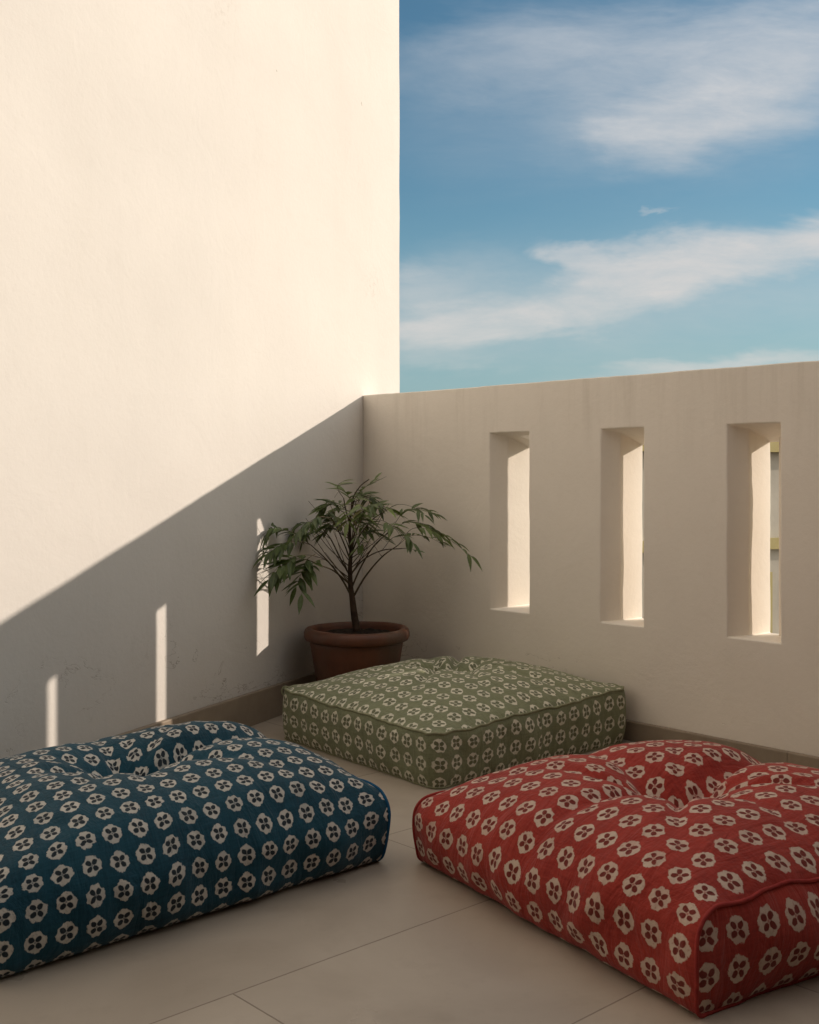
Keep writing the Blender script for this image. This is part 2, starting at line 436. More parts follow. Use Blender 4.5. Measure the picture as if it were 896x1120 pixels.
# ------------------------------------------------------------------ parapet with slots
SILL, SOFF, TOP, T = .355, .969, 1.133, .155
slots = []
for k, (a, b, rb) in enumerate([(.684, .866, .110), (1.168, 1.333, .090), (1.624, 1.792, .060)]):
    slots.append((a, b, rb))
def parapet():
    root = empty('parapet_wall', tuple(PW(2.3, 0)))
    tag(root, 'low plastered parapet pierced by a row of narrow upright slots', 'wall')
    STEP = .03
    # lists of u for front / mid / back, sharing indices
    def fill(lists, targets):
        s = [l[-1] for l in lists]
        n = max(1, int(round((targets[0]-s[0])/STEP)))
        for i in range(1, n+1):
            for l, a, tt in zip(lists, s, targets): l.append(a+(tt-a)*i/n)
    uf, um, ub = [-.02], [-.02], [-.02]
    marks = []
    for (a, b, rb) in slots:
        fill((uf, um, ub), (a, a+.042, a+.050)); i0 = len(uf)-1
        fill((uf, um, ub), (b, b+.004, b+rb)); marks.append((i0, len(uf)-1))
    fill((uf, um, ub), (5.2, 5.2, 5.2))
    zf, zm, zb = [-.01], [-.01], [-.01]
    fill((zf, zm, zb), (SILL, SILL+.004, SILL+.004)); j0 = len(zf)-1
    fill((zf, zm, zb), (SOFF, SOFF-.012, SOFF-.050)); j1 = len(zf)-1
    fill((zf, zm, zb), (TOP, TOP-.002, TOP-.004)); 
    nu, nzz = len(uf), len(zf)
    V, F = [], []
    def layer(uu, zz, n, wob):
        b = len(V)
        for j in range(nzz):
            for i in range(nu):
                u, z = uu[i], zz[j]
                du = .0022*nz(z*1.0, i*3.7, n, 6)+.0010*nz(z, i*1.3, n, 31)
                dz = .0022*nz(u*1.0, j*2.9, n, 5)+.0008*nz(u, j*1.1, n, 33)
                dn = wob*(.0035*nz(u, z, n, 2.1)+.0012*nz(u, z, 4+n, 9))
                if j == 0 : dz = 0
                if n < -.1 and j >= j1:       # unseen outer lintel shaped higher over each flared half to lengthen the sunbeams
                    for (i0, i1), zn in zip(marks, (1.03, .940, .965)):
                        if i0 < i <= i1 and uu[i] > uu[i0]+(.085, .11, .125)[marks.index((i0, i1))]: z = zn+(z-zz[j1])*(TOP-.004-zn)/(TOP-.004-zz[j1])
                V.append(PW(u+du, n+dn, z+dz))
        return b
    bf = layer(uf, zf, 0, 1); bm_ = layer(um, zm, -.048, 0); bb = layer(ub, zb, -T, 1)
    hole = set()
    for (i0, i1) in marks:
        for i in range(i0, i1):
            for j in range(j0, j1): hole.add((i, j))
    for b, flip in ((bf, 0), (bb, 1)):
        for j in range(nzz-1):
            for i in range(nu-1):
                if (i, j) in hole: continue
                a = b+j*nu+i; f = (a, a+1, a+nu+1, a+nu)
                F.append(f[::-1] if flip else f)
    for (x, y) in ((bf, bm_), (bm_, bb)):
        for (i0, i1) in marks:
            for j in range(j0, j1):
                for i in (i0, i1):
                    a, c = j*nu+i, (j+1)*nu+i; F.append((x+a, y+a, y+c, x+c))
            for i in range(i0, i1):
                for j in (j0, j1):
                    a, c = j*nu+i, j*nu+i+1; F.append((x+a, y+a, y+c, x+c))
    for i in range(nu-1):
        for j in (0, nzz-1):
            a, c = j*nu+i, j*nu+i+1; F.append((bf+a, bb+a, bb+c, bf+c))
    for j in range(nzz-1):
        for i in (0, nu-1):
            a, c = j*nu+i, (j+1)*nu+i; F.append((bf+a, bb+a, bb+c, bf+c))
    o = mesh('plaster_body', V, F, M_PARA, root)
    # remove the unused inner vertices
    bm = bmesh.new(); bm.from_mesh(o.data)
    bmesh.ops.delete(bm, geom=[v for v in bm.verts if not v.link_faces], context='VERTS')
    bmesh.ops.recalc_face_normals(bm, faces=bm.faces)
    for e in bm.edges:
        if len(e.link_faces) == 2 and e.calc_face_angle(0) > R(22): e.smooth = False
    bm.to_mesh(o.data); bm.free()
    bv = o.modifiers.new('edge', 'BEVEL'); bv.width = .0035; bv.segments = 3; bv.limit_method = 'ANGLE'; bv.angle_limit = R(22)
    bv.harden_normals = False
    # added hidden curbs and posts in the slots, trimming the sunbeams
    for (a, b, rb), zt, zc, post, c0 in zip(slots, (1., .95, .99), (.445, .475, .62), (0, (.098, .172), (.098, .172)), (.112, .155, .160)):
        V, F = [], []
        box_faces(V, F, PW, (a+c0, b+rb*.75), (-T+.012, -T+.05), (SILL-.02, zc))
        mesh('beam_curb', V, F, M_PARA, root, smooth=False)
        if post:
            V, F = [], []
            box_faces(V, F, PW, (a+post[0], a+post[1]), (-T+.010, -T+.008+.03), (SILL-.01, min(SOFF+.01, zt)))
            mesh('beam_post', V, F, M_PARA, root, smooth=False)
    skirting(PW, .02, 5.2, .062, .013, root, .60)
    return root
parapet()

# added unseen pipe outside the parapet, splitting a slot's sunbeam
def make_divider():
    root = empty('beam_divider', tuple(PW(.945, -T-.045, -6.5)))
    tag(root, 'added grey pipe outside the parapet, out of view, splitting one sunbeam', 'pipe')
    V, F = [], []
    p0, p1 = PW(.938, -T-.045, -6.5), PW(.938, -T-.045, 1.02)
    tube(V, F, [p0, p0.lerp(p1, .5), p1], .034, 20)
    mesh('divider_shaft', V, F, M_METAL, root)
    for z in (-5., -3., -1., .25):
        V, F = [], []
        box_faces(V, F, PW, (.896, .980), (-T-.085, -T+.004), (z, z+.03))
        mesh('clamp', V, F, M_METAL, root, smooth=False)
make_divider()

# ------------------------------------------------------------------ neighbouring buildings seen through the slots
def neighbour(name, c, ang, w, d, z0, z1, mat, mat2, label, tank=False):
    c = Vector(c); ax = Vector((math.cos(ang), math.sin(ang), 0)); ay = Vector((-ax.y, ax.x, 0))
    P = lambda a, b, z: c + ax*a + ay*b + Vector((0, 0, z))
    root = empty(name, (c.x, c.y, z0)); tag(root, label, 'building')
    V, F = [], []; box_faces(V, F, P, (-w/2, w/2), (0, d), (z0, z1)); mesh('wall', V, F, mat, root, smooth=False)
    V, F = [], []; box_faces(V, F, P, (-w/2-.12, w/2+.12), (-.12, d+.12), (z1+.003, z1+.20)); mesh('roof', V, F, mat2, root, smooth=False)
    V, F = [], []; box_faces(V, F, P, (-w/2-.06, w/2+.06), (-.08, -.003), (z1-1.05, z1-.93)); mesh('string_course', V, F, mat2, root, smooth=False)
    for fl_ in range(2):
        for k in range(int(w/1.7)):
            a0 = -w/2+.5+k*1.7; zz = z1-2.6-fl_*2.9
            V, F = [], []
            for (aa, bb, za, zb) in ((a0, a0+.07, zz, zz+1.3), (a0+.83, a0+.9, zz, zz+1.3), (a0+.07, a0+.83, zz, zz+.07), (a0+.07, a0+.83, zz+1.23, zz+1.3), (a0+.42, a0+.47, zz+.07, zz+1.23)):
                box_faces(V, F, P, (aa, bb), (-.06, -.003), (za, zb))
            f = mesh('window', V, F, mat2, root, smooth=False)
            V, F = [], []; box_faces(V, F, P, (a0+.07, a0+.83), (-.03, -.004), (zz+.07, zz+1.23))
            g = mesh('pane', V, F, M_DARK, f, smooth=False); g.location = (0, 0, 0)
    return root
neighbour('apartment_building', (4.3, 12.6, 0), R(20), 7.0, 6, -6.5, 1.05, M_CONC, M_OCHRE, 'grey rendered neighbouring building with ochre ledges seen past the slots')
neighbour('low_house', (-3.5, 19, 0), R(8), 7.6, 6, -6.5, .6, M_OCHRE, M_CONC, 'ochre low house beyond the parapet')

# added dark blockers behind and right of the camera, cutting sky fill
root = empty('sky_blocker', tuple(PW(4, 3.7)))
tag(root, 'added unseen dark blocker behind the viewer that cuts sky light', 'building')
V, F = [], []; box_faces(V, F, PW, (1.62, 7.0), (3.72, 6.0), (.001, 3.39)); mesh('wall', V, F, M_BLOCKER, root, smooth=False)  # added blocker behind the camera
V, F = [], []; box_faces(V, F, PW, (1.62, 7.2), (3.15, 6.2), (3.4, 3.56)); mesh('roof', V, F, M_BLOCKER, root, smooth=False)  # added overhead blocker, out of view
V, F = [], []; box_faces(V, F, PW, (4.3, 4.5), (.02, 3.7), (.001, 3.39)); mesh('side_blocker', V, F, M_BLOCKER, root, smooth=False)  # added blocker on the right, out of view
# ------------------------------------------------------------------ cushions
class Cushion:
    def __init__(s, corners, h, bulge, side, creases, dent, seed, dome=(4, 4), lift=(1, 1, 1, 1), cen=(.5, .5)):
        s.c = [Vector((x, y, 0)) for x, y in corners]   # p=0q=0, p=1q=0, p=1q=1, p=0q=1
        s.h, s.b, s.side, s.cr, s.dent, s.seed, s.dome, s.lift, s.cen = h, bulge, side, creases, dent, seed, dome, lift, cen
        s.wp = ((s.c[1]-s.c[0]).length+(s.c[2]-s.c[3]).length)/2
        s.wq = ((s.c[3]-s.c[0]).length+(s.c[2]-s.c[1]).length)/2
        s.mid = sum(s.c, Vector())/4; s.tuck = .007
    def foot(s, p, q):
        return s.c[0]*(1-p)*(1-q)+s.c[1]*p*(1-q)+s.c[2]*p*q+s.c[3]*(1-p)*q
    def H(s, p, q):
        X, Y = 2*p-1, 2*q-1
        X_, Y_ = max(-1, min(1, X)), max(-1, min(1, Y))
        f = (1-abs(X_)**s.dome[0])*(1-abs(Y_)**s.dome[1])
        l = s.lift
        hh = s.h*(l[0]*(1-p)*(1-q)+l[1]*p*(1-q)+l[2]*p*q+l[3]*(1-p)*q)
        z = hh + s.b*max(0, f)**.75
        x, y = (p-s.cen[0])*s.wp, (q-s.cen[1])*s.wq
        r = math.hypot(x, y)
        dd, sg, db, sb = s.dent
        z -= dd*math.exp(-(r/sg)**1.25)*1.0 + db*math.exp(-(r/sb)**2)
        for (th, wd, dp, ln) in s.cr:
            cx, cy = math.cos(th), math.sin(th)
            L = x*cx+y*cy
            if L > 0:
                tt = -x*cy+y*cx + .006*math.sin(L*23+th*3)
                ww = wd*(.45+L*2.2)
                z -= dp*math.exp(-(tt/ww)**2)*math.exp(-(L/ln)**2)*(1-math.exp(-L/.025))
        # soft lumps and small pulls
        z += .0055*nz(p*s.wp, q*s.wq, s.seed, 6.5)*f + .0030*nz(p*s.wp, q*s.wq, s.seed+5, 19)
        a = math.atan2(y, x)
        z += .0085*math.exp(-(r/.17)**2)*math.sin(a*9+5*nz(math.cos(a), math.sin(a), s.seed, 1.5))*(1-math.exp(-r/.03))
        ed = 1-max(abs(X_), abs(Y_))
        w = math.exp(-(ed/.09)**2)
        along = (p*s.wp if abs(Y_) > abs(X_) else q*s.wq)
        z += w*(.0062*nz(along, s.seed, 2, 26)+.0080*nz(along, s.seed, 7, 9))
        return z
    def D(s, p, q, e):
        base = s.foot(p, q)
        X, Y = 2*p-1, 2*q-1
        k = 4*e*(1-e)
        k = max(0, k)**.7
        px = (s.c[1]-s.c[0]).normalized(); qx = (s.c[3]-s.c[0]).normalized()
        wx = abs(X)**8*math.copysign(1, X)*(1-abs(Y)**6*.60); wy = abs(Y)**8*math.copysign(1, Y)*(1-abs(X)**6*.60)
        lump = 1+.7*nz(p*s.wp, q*s.wq, e*.2+s.seed, 8)
        off = px*(wx*s.side*k*lump)+qx*(wy*s.side*k*lump)
        off -= (px*wx+qx*wy)*(s.tuck*(1-e)**2)
        # diagonal drag folds on the sides
        fold = .0048*nz(p*s.wp*1.0+e*.10, q*s.wq-e*.08, s.seed+9, 17)+.0040*nz(p*s.wp*2+e*.05, q*s.wq*2, s.seed+2, 9)
        if max(abs(X), abs(Y)) > .9: off += (px*wx+qx*wy)*fold*1.3
        z = e*s.H(p, q)
        return base+off+Vector((0, 0, max(0.0015, z)))

def rrect(w, h, rt, rb, step=.012):
    """closed rounded rectangle: x in 0..w, y in 0..h; list of (x, y, arc length); starts on the bottom side middle"""
    pts = []
    def line(a, b):
        n = max(1, int(math.dist(a, b)/step))
        for i in range(n): pts.append((a[0]+(b[0]-a[0])*i/n, a[1]+(b[1]-a[1])*i/n))
    def arc(cx, cy, r, a0, a1):
        n = max(5, int(abs(a1-a0)*r/.007))
        for i in range(n):
            a = a0+(a1-a0)*i/n; pts.append((cx+r*math.cos(a), cy+r*math.sin(a)))
    H_ = math.pi/2
    line((w/2, 0), (w-rb, 0)); arc(w-rb, rb, rb, -H_, 0)
    line((w, rb), (w, h-rt)); arc(w-rt, h-rt, rt, 0, H_)
    line((w-rt, h), (rt, h)); arc(rt, h-rt, rt, H_, 2*H_)
    line((0, h-rt), (0, rb)); arc(rb, rb, rb, 2*H_, 3*H_)
    line((rb, 0), (w/2, 0))
    out = []; s_ = 0
    for i, p in enumerate(pts):
        if i: s_ += math.dist(p, pts[i-1])
        out.append((p[0], p[1], s_))
    return out, s_+math.dist(pts[-1], pts[0])
def cap_grid(w, h, r4, n1, n2):
    """square grid squeezed to the rounded rectangle; r4(corner x side 0/1, y side 0/1)"""
    P = []
    for j in range(n2+1):
        for i in range(n1+1):
            x, y = w*i/n1, h*j/n2
            r = r4(x > w/2, y > h/2)
            cx = r if x < w/2 else w-r; cy = r if y < h/2 else h-r
            dx, dy = (x-cx)/r, (y-cy)/r
            if (dx < 0) == (x < w/2) and (dy < 0) == (y < h/2) and dx != 0 and dy != 0:
                ex = dx*math.sqrt(1-dy*dy/2); ey = dy*math.sqrt(1-dx*dx/2)
                x, y = cx+ex*r, cy+ey*r
            P.append((x, y))
    return P

def wrapped(root, cu, mat, pmat, rt, rb, uvoff=(0, 0), endh=1.0):
    """one panel wrapped round front, top, back and bottom; two end panels with piping"""
    loop, Ltot = rrect(cu.wq, cu.h, rt, rb)
    na = 76
    V, F, UV = [], [], []
    m = len(loop)
    arc = [0.]*(m+1)
    smp = (.15, .3, .7, .85)
    for a in smp:
        acc = 0; pv = cu.D(a, loop[0][0]/cu.wq, loop[0][1]/cu.h)
        for j in range(1, m+1):
            pp = cu.D(a, loop[j % m][0]/cu.wq, loop[j % m][1]/cu.h)
            acc += (pp-pv).length; pv = pp; arc[j] += acc/len(smp)
    for i in range(na+1):
        a = i/na
        for j in range(m+1):
            y, z, s_ = loop[j % m]
            s_ = arc[j]
            V.append(cu.D(a, y/cu.wq, z/cu.h)); UV.append((a*cu.wp+uvoff[0], s_+uvoff[1]))
    for i in range(na):
        for j in range(m):
            a = i*(m+1)+j; F.append((a, a+1, a+m+2, a+m+1))
    mesh('wrapped_cover', V, F, mat, root, uvs=UV)
    for a in (0, 1):
        n1, n2 = 60, 14
        G = cap_grid(cu.wq, cu.h, lambda xs, ys: rt if ys else rb, n1, n2)
        V, F, UV = [], [], []
        out = -1 if a == 0 else 1
        ax = (cu.c[1]-cu.c[0]).normalized()*out
        for (y, z) in G:
            P = cu.D(a, y/cu.wq, z/cu.h)
            ey = min(y, cu.wq-y)/.09; ez = min(z, cu.h-z)/.06
            k = (1-math.exp(-max(0, ey)))*(1-math.exp(-max(0, ez)))
            V.append(P+ax*(.016*k+.003*k*nz(y, z, cu.seed, 15))); UV.append((y+.013+uvoff[0], z+.022))
        for j in range(n2):
            for i in range(n1):
                q = j*(n1+1)+i; F.append((q, q+1, q+n1+2, q+n1+1))
        mesh('end_panel', V, F, mat, root, uvs=UV)
        V, F = [], []
        pts = [cu.D(a, y/cu.wq, z/cu.h)+ax*.0015+Vector((0, 0, .0015)) for (y, z, _) in loop]
        tube(V, F, pts, .0035, 8, closed=True)
        mesh('piping', V, F, pmat, root)

def boxed(root, cu, mat, pmat, r, uvoff=(0, 0)):
    """top and bottom panels with a side band between them, piping round the top"""
    loop, Ltot = rrect(cu.wp, cu.wq, r, r)
    m = len(loop); nh = 16
    V, F, UV = [], [], []
    for k in range(nh+1):
        e = k/nh
        for j in range(m+1):
            x, y, s_ = loop[j % m]
            if j == m: s_ = Ltot
            V.append(cu.D(x/cu.wp, y/cu.wq, e)); UV.append((s_+uvoff[0], e*cu.h+.012+uvoff[1]))
    for k in range(nh):
        for j in range(m):
            a = k*(m+1)+j; F.append((a, a+1, a+m+2, a+m+1))
    mesh('side_band', V, F, mat, root, uvs=UV)
    for e in (0, 1):
        n1, n2 = 84, 84
        G = cap_grid(cu.wp, cu.wq, lambda a, b: r, n1, n2)
        V, F, UV = [], [], []
        for (x, y) in G:
            V.append(cu.D(x/cu.wp, y/cu.wq, e)); UV.append((x+uvoff[0]+.02, y+uvoff[1]+.03))
        for j in range(n2):
            for i in range(n1):
                q = j*(n1+1)+i; F.append((q, q+1, q+n1+2, q+n1+1))
        mesh('top_panel' if e else 'bottom_panel', V, F, mat, root, uvs=UV)
    for e in (1, 0):
        V, F = [], []
        pts = [cu.D(x/cu.wp, y/cu.wq, e)+Vector((0, 0, .001 if e else .002)) for (x, y, _) in loop]
        tube(V, F, pts, .0036, 8, closed=True)
        mesh('piping', V, F, pmat, root)

def add2(a, b): return (a[0]+b[0], a[1]+b[1])
# blue: p runs from the left end to the right end, q from the front to the back
A_, B_, C_ = (-.672, 1.850), (-.060, 2.425), (-.465, 3.03)
D_ = (A_[0]+C_[0]-B_[0]+.03, A_[1]+C_[1]-B_[1]-.01)
blue = Cushion((A_, B_, C_, D_), .155, .095, .026,
    [(0.03, .050, .085, .60), (3.22, .034, .018, .18), (1.62, .020, .008, .20), (4.5, .016, .014, .2), (5.5, .020, .020, .30), (3.9, .018, .014, .20), (2.5, .018, .010, .18), (.75, .018, .014, .22)],
    (.070, .048, .072, .125), 1.3, dome=(4, 2.6), cen=(.46, .53))
rb_ = empty('floor_cushion', tuple(blue.mid)); tag(rb_, 'indigo blue floor cushion printed with cream medallions, cut off at the left edge', 'cushion', 'printed floor cushions')
wrapped(rb_, blue, M_BLUE, M_PBLUE, .055, .022, (.01, .02))
# red: p runs from the near end to the far left end, q from the front-left side to the right
N_, L_ = (.434, 1.730), (.020, 2.425)
R_, F_ = (1.100, 2.150), (.672, 2.830)
red = Cushion((N_, L_, F_, R_), .158, .088, .024,
    [(.10, .038, .034, .42), (1.40, .040, .048, .55), (.80, .016, .014, .22), (2.4, .018, .020, .30), (3.2, .018, .018, .30), (3.9, .016, .020, .34), (4.75, .020, .024, .32), (5.6, .018, .020, .3)],
    (.070, .042, .070, .130), 4.7, dome=(3.4, 3.0), lift=(1.04, .90, 1., 1.), cen=(.50, .46))
rr_ = empty('floor_cushion', tuple(red.mid)); tag(rr_, 'red floor cushion printed with cream medallions, nearest the lower right', 'cushion', 'printed floor cushions')
wrapped(rr_, red, M_RED, M_PRED, .046, .020, (.0, .0))
# green: box cushion with piping at the top seam
N2, R2, L2 = (.066, 2.970), (.672, 3.512), (-.404, 3.565)
F2 = (R2[0]+L2[0]-N2[0], R2[1]+L2[1]-N2[1]-.015)
green = Cushion((N2, R2, F2, L2), .158, .088, .014,
    [(.75, .022, .036, .34), (1.3, .018, .026, .22), (2.2, .020, .034, .30), (2.8, .016, .022, .22), (3.6, .018, .028, .28), (4.3, .016, .022, .26), (5.0, .020, .026, .30), (5.8, .018, .028, .28), (.1, .016, .026, .26)],
    (.060, .045, .046, .105), 8.1, dome=(2.2, 2.2), lift=(.90, 1.05, 1., .97), cen=(.56, .57))
rg_ = empty('floor_cushion', tuple(green.mid)); tag(rg_, 'sage green floor cushion printed with cream medallions in front of the potted plant', 'cushion', 'printed floor cushions')
boxed(rg_, green, M_GREEN, M_PGREEN, .040)
# small cloth tab at the green cushion's left corner
V, F = [], []
p = green.D(.02, .98, 1)
pts = [p+Vector((-.004+.012*math.cos(a)*-1, -.004, -.008+.014*math.sin(a))) for a in [i*math.pi*2/14 for i in range(14)]]
tube(V, F, pts, .0028, 6, closed=True)
mesh('corner_loop', V, F, M_PGREEN, rg_)

# ------------------------------------------------------------------ potted plant
PX, PY = -.1845, 3.975
plant = empty('potted_plant', (PX, PY, 0))
tag(plant, 'small tree with feathery dark green leaves in a terracotta pot in the corner', 'plant')
V, F = [], []
lathe(V, F, [(.0, .0), (.116, .0), (.122, .006), (.130, .05), (.142, .12), (.154, .19), (.161, .232), (.163, .246), (.160, .2485)], 72, (PX, PY, 0))
pot = mesh('pot', V, F, M_TERRA, plant)
V, F = [], []
lathe(V, F, [(.160, .2485), (.170, .247), (.179, .251), (.184, .260), (.184, .274), (.180, .285), (.172, .291), (.163, .292), (.157, .287), (.153, .277), (.150, .255), (.146, .23), (.142, .20)], 72, (PX, PY, 0))
for v in V:
    a = math.atan2(v.y-PY, v.x-PX); k = 1+.006*math.sin(3*a+1)+.003*math.sin(7*a)
    v.x = PX+(v.x-PX)*k; v.y = PY+(v.y-PY)*k; v.z += .0015*math.sin(2*a+.5)
rim = mesh('rim', V, F, M_TERRA, plant)
rim.parent = pot; rim.location = (0, 0, 0)
V, F = [], []
ng = 30
prof = [(0.0001, .272)]+[(.147*i/ng, .270) for i in range(1, ng+1)]
lathe(V, F, prof, 60, (PX, PY, 0))
for v in V: v.z += .009*nz(v.x, v.y, 0, 28)+.005*nz(v.x, v.y, 2, 90)-.003
mesh('soil', V, F, M_SOIL, plant)

K = 3.975/1249     # metres per photo pixel at the plant
def lp(px, y, d=0.0):
    """a point of the plant: offsets measured from the stem, d metres nearer the room"""
    s = (PY-d)/PY
    return Vector(((px-448)*K*s, PY-d, EYE+(517-y)*K*s))
TV, TF = [], []
BV, BF = [], []
LV, LF, LU = [], [], []
trunk = [lp(390.5, 690), lp(387.5, 672), lp(385.5, 655), lp(383.5, 640), lp(383, 620), lp(384, 600), lp(382.5, 580), lp(384, 560, .01), lp(388, 545, .02)]
def spline(pts, n):
    out = []
    P = [pts[0]*2-pts[1]]+list(pts)+[pts[-1]*2-pts[-2]]
    for i in range(1, len(P)-2):
        a, b, c, d = P[i-1], P[i], P[i+1], P[i+2]
        for k in range(n):
            t = k/n
            out.append(.5*((2*b)+(c-a)*t+(2*a-5*b+4*c-d)*t*t+(3*b-a-3*c+d)*t**3))
    out.append(pts[-1]); return out
tr = spline(trunk, 5)
tube(TV, TF, tr, lambda t: .0105*(1-t)**1.3+.0032, 12)
mesh('trunk', TV, TF, M_BARK, plant)

def leaflet(base, d, up, L, W, droop, tone):
    c0 = base+d.normalized()*(L*.5)-CORNER
    n0 = c0.dot(NI); uf = c0.dot(UR)+.668*n0
    if .835 < uf < .880 and n0 < .80 and c0.z < 1.02-.378*n0 and random.random() < .8: return
    if n0 < .62 and c0.z < 1.02-.378*n0 and ((.690 < uf < .778 and random.random() < .97) or (.826 < uf < .886 and random.random() < .85)): return
    d = d.normalized(); side = d.cross(up)
    if side.length < 1e-4: side = d.orthogonal()
    side.normalize(); nrm = side.cross(d).normalized()
    b = len(LV); n = 6
    fold = random.uniform(.15, .45); tw = random.uniform(-.35, .35)
    for i in range(n+1):
        t = i/n
        w = W*math.sin(math.pi*min(1, t*.96+.03)**.80)*(1-.15*t)
        if i == 0: w = W*.08
        if i == n: w = 0.0002
        c = base+d*(L*t)-Vector((0, 0, 1))*(droop*.42*L*t*t)
        a = tw*t
        sd = side*math.cos(a)+nrm*math.sin(a)
        for k in (-1, 0, 1):
            LV.append(c+sd*(k*w)+nrm*(abs(k)*w*fold)); LU.append((tone, k*.5))
    for i in range(n):
        for k in (0, 1):
            q = b+i*3+k; LF.append((q, q+1, q+4, q+3))
def frond(pts, pairs, L, stalk=.30, droop=.35, r=.0011, tone=None):
    c = spline(pts, 8)
    n = len(c)-1
    tube(BV, BF, c, lambda t: r*(1-.6*t), 5)
    tone0 = random.uniform(.05, .55) if tone is None else tone
    pairs += 2
    for i in range(pairs):
        t = stalk+(1-stalk)*(i+.3)/pairs
        k = min(n-1, int(t*n)); f = t*n-k
        p = c[k].lerp(c[k+1], f); d = (c[k+1]-c[k]).normalized()
        up = Vector((random.uniform(-.25, .25), random.uniform(-.45, .05), 1)).normalized()
        side = d.cross(up); side.normalize()
        nn = side.cross(d)
        sz = 1.2*L*(.72+.4*math.sin(math.pi*(.18+.72*i/max(1, pairs-1))))*random.uniform(.85, 1.12)
        for sgn in (-1, 1):
            if random.random() < .04: continue
            dd = d*random.uniform(.65, 1.0)+side*sgn*random.uniform(.75, 1.0)+nn*random.uniform(-.25, .20)
            leaflet(p, dd, up, sz, sz*random.uniform(.12, .16), droop*random.uniform(.5, 1.4), min(.95, max(0, tone0+random.uniform(-.15, .15))))
    leaflet(c[-1], (c[-1]-c[-3]), Vector((0, -.3, 1)), L*1.05, L*.15, droop, tone0)

def branch(pts, r0, r1=.0016):
    tube(BV, BF, spline(pts, 6), lambda t: r0*(1-t)+r1*t, 7)

# woody branches: fork out of the stem between knee and crown, then carry the fronds
br = [
 ([(386, 655, 0), (373, 632, .02), (357, 612, .05), (340, 596, .07)], .0042),
 ([(384, 640, 0), (366, 625, .06), (350, 618, .12), (336, 612, .17)], .0035),
 ([(384, 632, 0), (372, 610, -.02), (362, 590, -.03), (352, 577, -.03)], .0034),
 ([(384, 615, 0), (377, 596, .04), (368, 576, .06), (362, 566, .08)], .003),
 ([(387, 652, 0), (400, 630, .02), (418, 609, .05), (436, 596, .08)], .0040),
 ([(385, 642, 0), (396, 618, -.02), (410, 596, -.04), (428, 580, -.05)], .0036),
 ([(384, 628, 0), (398, 612, .06), (418, 602, .11), (440, 600, .15)], .0028),
 ([(384, 606, 0), (394, 585, .03), (408, 568, .04), (420, 560, .05)], .003),
 ([(384, 560, 0), (386, 545, .02), (394, 532, .03), (404, 524, .04)], .003),
 ([(383, 575, 0), (378, 556, .05), (376, 545, .08)], .0026),
]
for pts, r in br: branch([lp(*p) for p in pts], r)
def fr(pts, pairs, L, **kw): frond([lp(*p) for p in pts], pairs, L, **kw)
# left side, sweeping out and drooping
fr([(340, 596, .07), (322, 583, .10), (300, 578, .13), (286, 586, .15)], 7, .058, stalk=.25, droop=.75)
fr([(340, 596, .07), (326, 592, .12), (308, 596, .17), (292, 606, .20)], 7, .060, droop=.6)
fr([(357, 612, .05), (336, 607, .12), (314, 612, .18), (297, 628, .22)], 8, .066, droop=.25)
fr([(336, 612, .17), (322, 612, .21), (306, 622, .25), (294, 634, .27)], 7, .068, droop=.15)
fr([(357, 612, .05), (345, 614, .14), (334, 628, .21), (330, 650, .25)], 8, .064, droop=.2)
fr([(345, 606, .1), (336, 612, .16), (330, 626, .18), (324, 642, .2)], 7, .06, droop=.2)
fr([(352, 577, -.03), (338, 572, -.03), (322, 576, -.02), (310, 586, .0)], 6, .050, droop=.6)
fr([(362, 566, .08), (348, 566, .12), (334, 574, .15), (322, 586, .17)], 7, .054, droop=.5)
fr([(362, 590, -.03), (350, 582, -.06), (336, 584, -.08), (324, 592, -.08)], 6, .048, droop=.5)
fr([(368, 576, .06), (357, 566, .10), (346, 566, .14), (338, 574, .17)], 6, .048, droop=.5)
# crown
fr([(376, 545, .08), (370, 536, .11), (370, 530, .15), (376, 526, .18)], 6, .050, stalk=.05, droop=.35, tone=.75)
fr([(384, 548, .02), (378, 538, .05), (372, 536, .08), (366, 544, .12)], 6, .056, stalk=.05, droop=.45, tone=.7)
fr([(388, 545, .02), (392, 548, .08), (396, 556, .14), (398, 568, .18)], 7, .058, stalk=.05, droop=.3, tone=.8)
fr([(384, 552, .02), (382, 552, .08), (382, 560, .14), (380, 572, .17)], 7, .056, stalk=.05, droop=.3, tone=.85)
fr([(388, 545, .02), (396, 536, .03), (406, 528, .05), (414, 520, .06)], 5, .036, stalk=.25, droop=.2, tone=.55)
fr([(404, 530, .04), (410, 527, .06), (417, 524, .07), (423, 521, .08)], 5, .040, stalk=.3, droop=.1, tone=.6)
fr([(386, 550, .02), (398, 544, .0), (408, 546, .0), (414, 556, .02)], 6, .044, stalk=.2, droop=.5)
fr([(378, 556, .05), (368, 550, .02), (358, 552, .0), (350, 562, .0)], 6, .044, stalk=.2, droop=.5)
fr([(384, 560, .0), (374, 556, -.06), (366, 558, -.09), (360, 566, -.1)], 6, .044, stalk=.15, droop=.45)
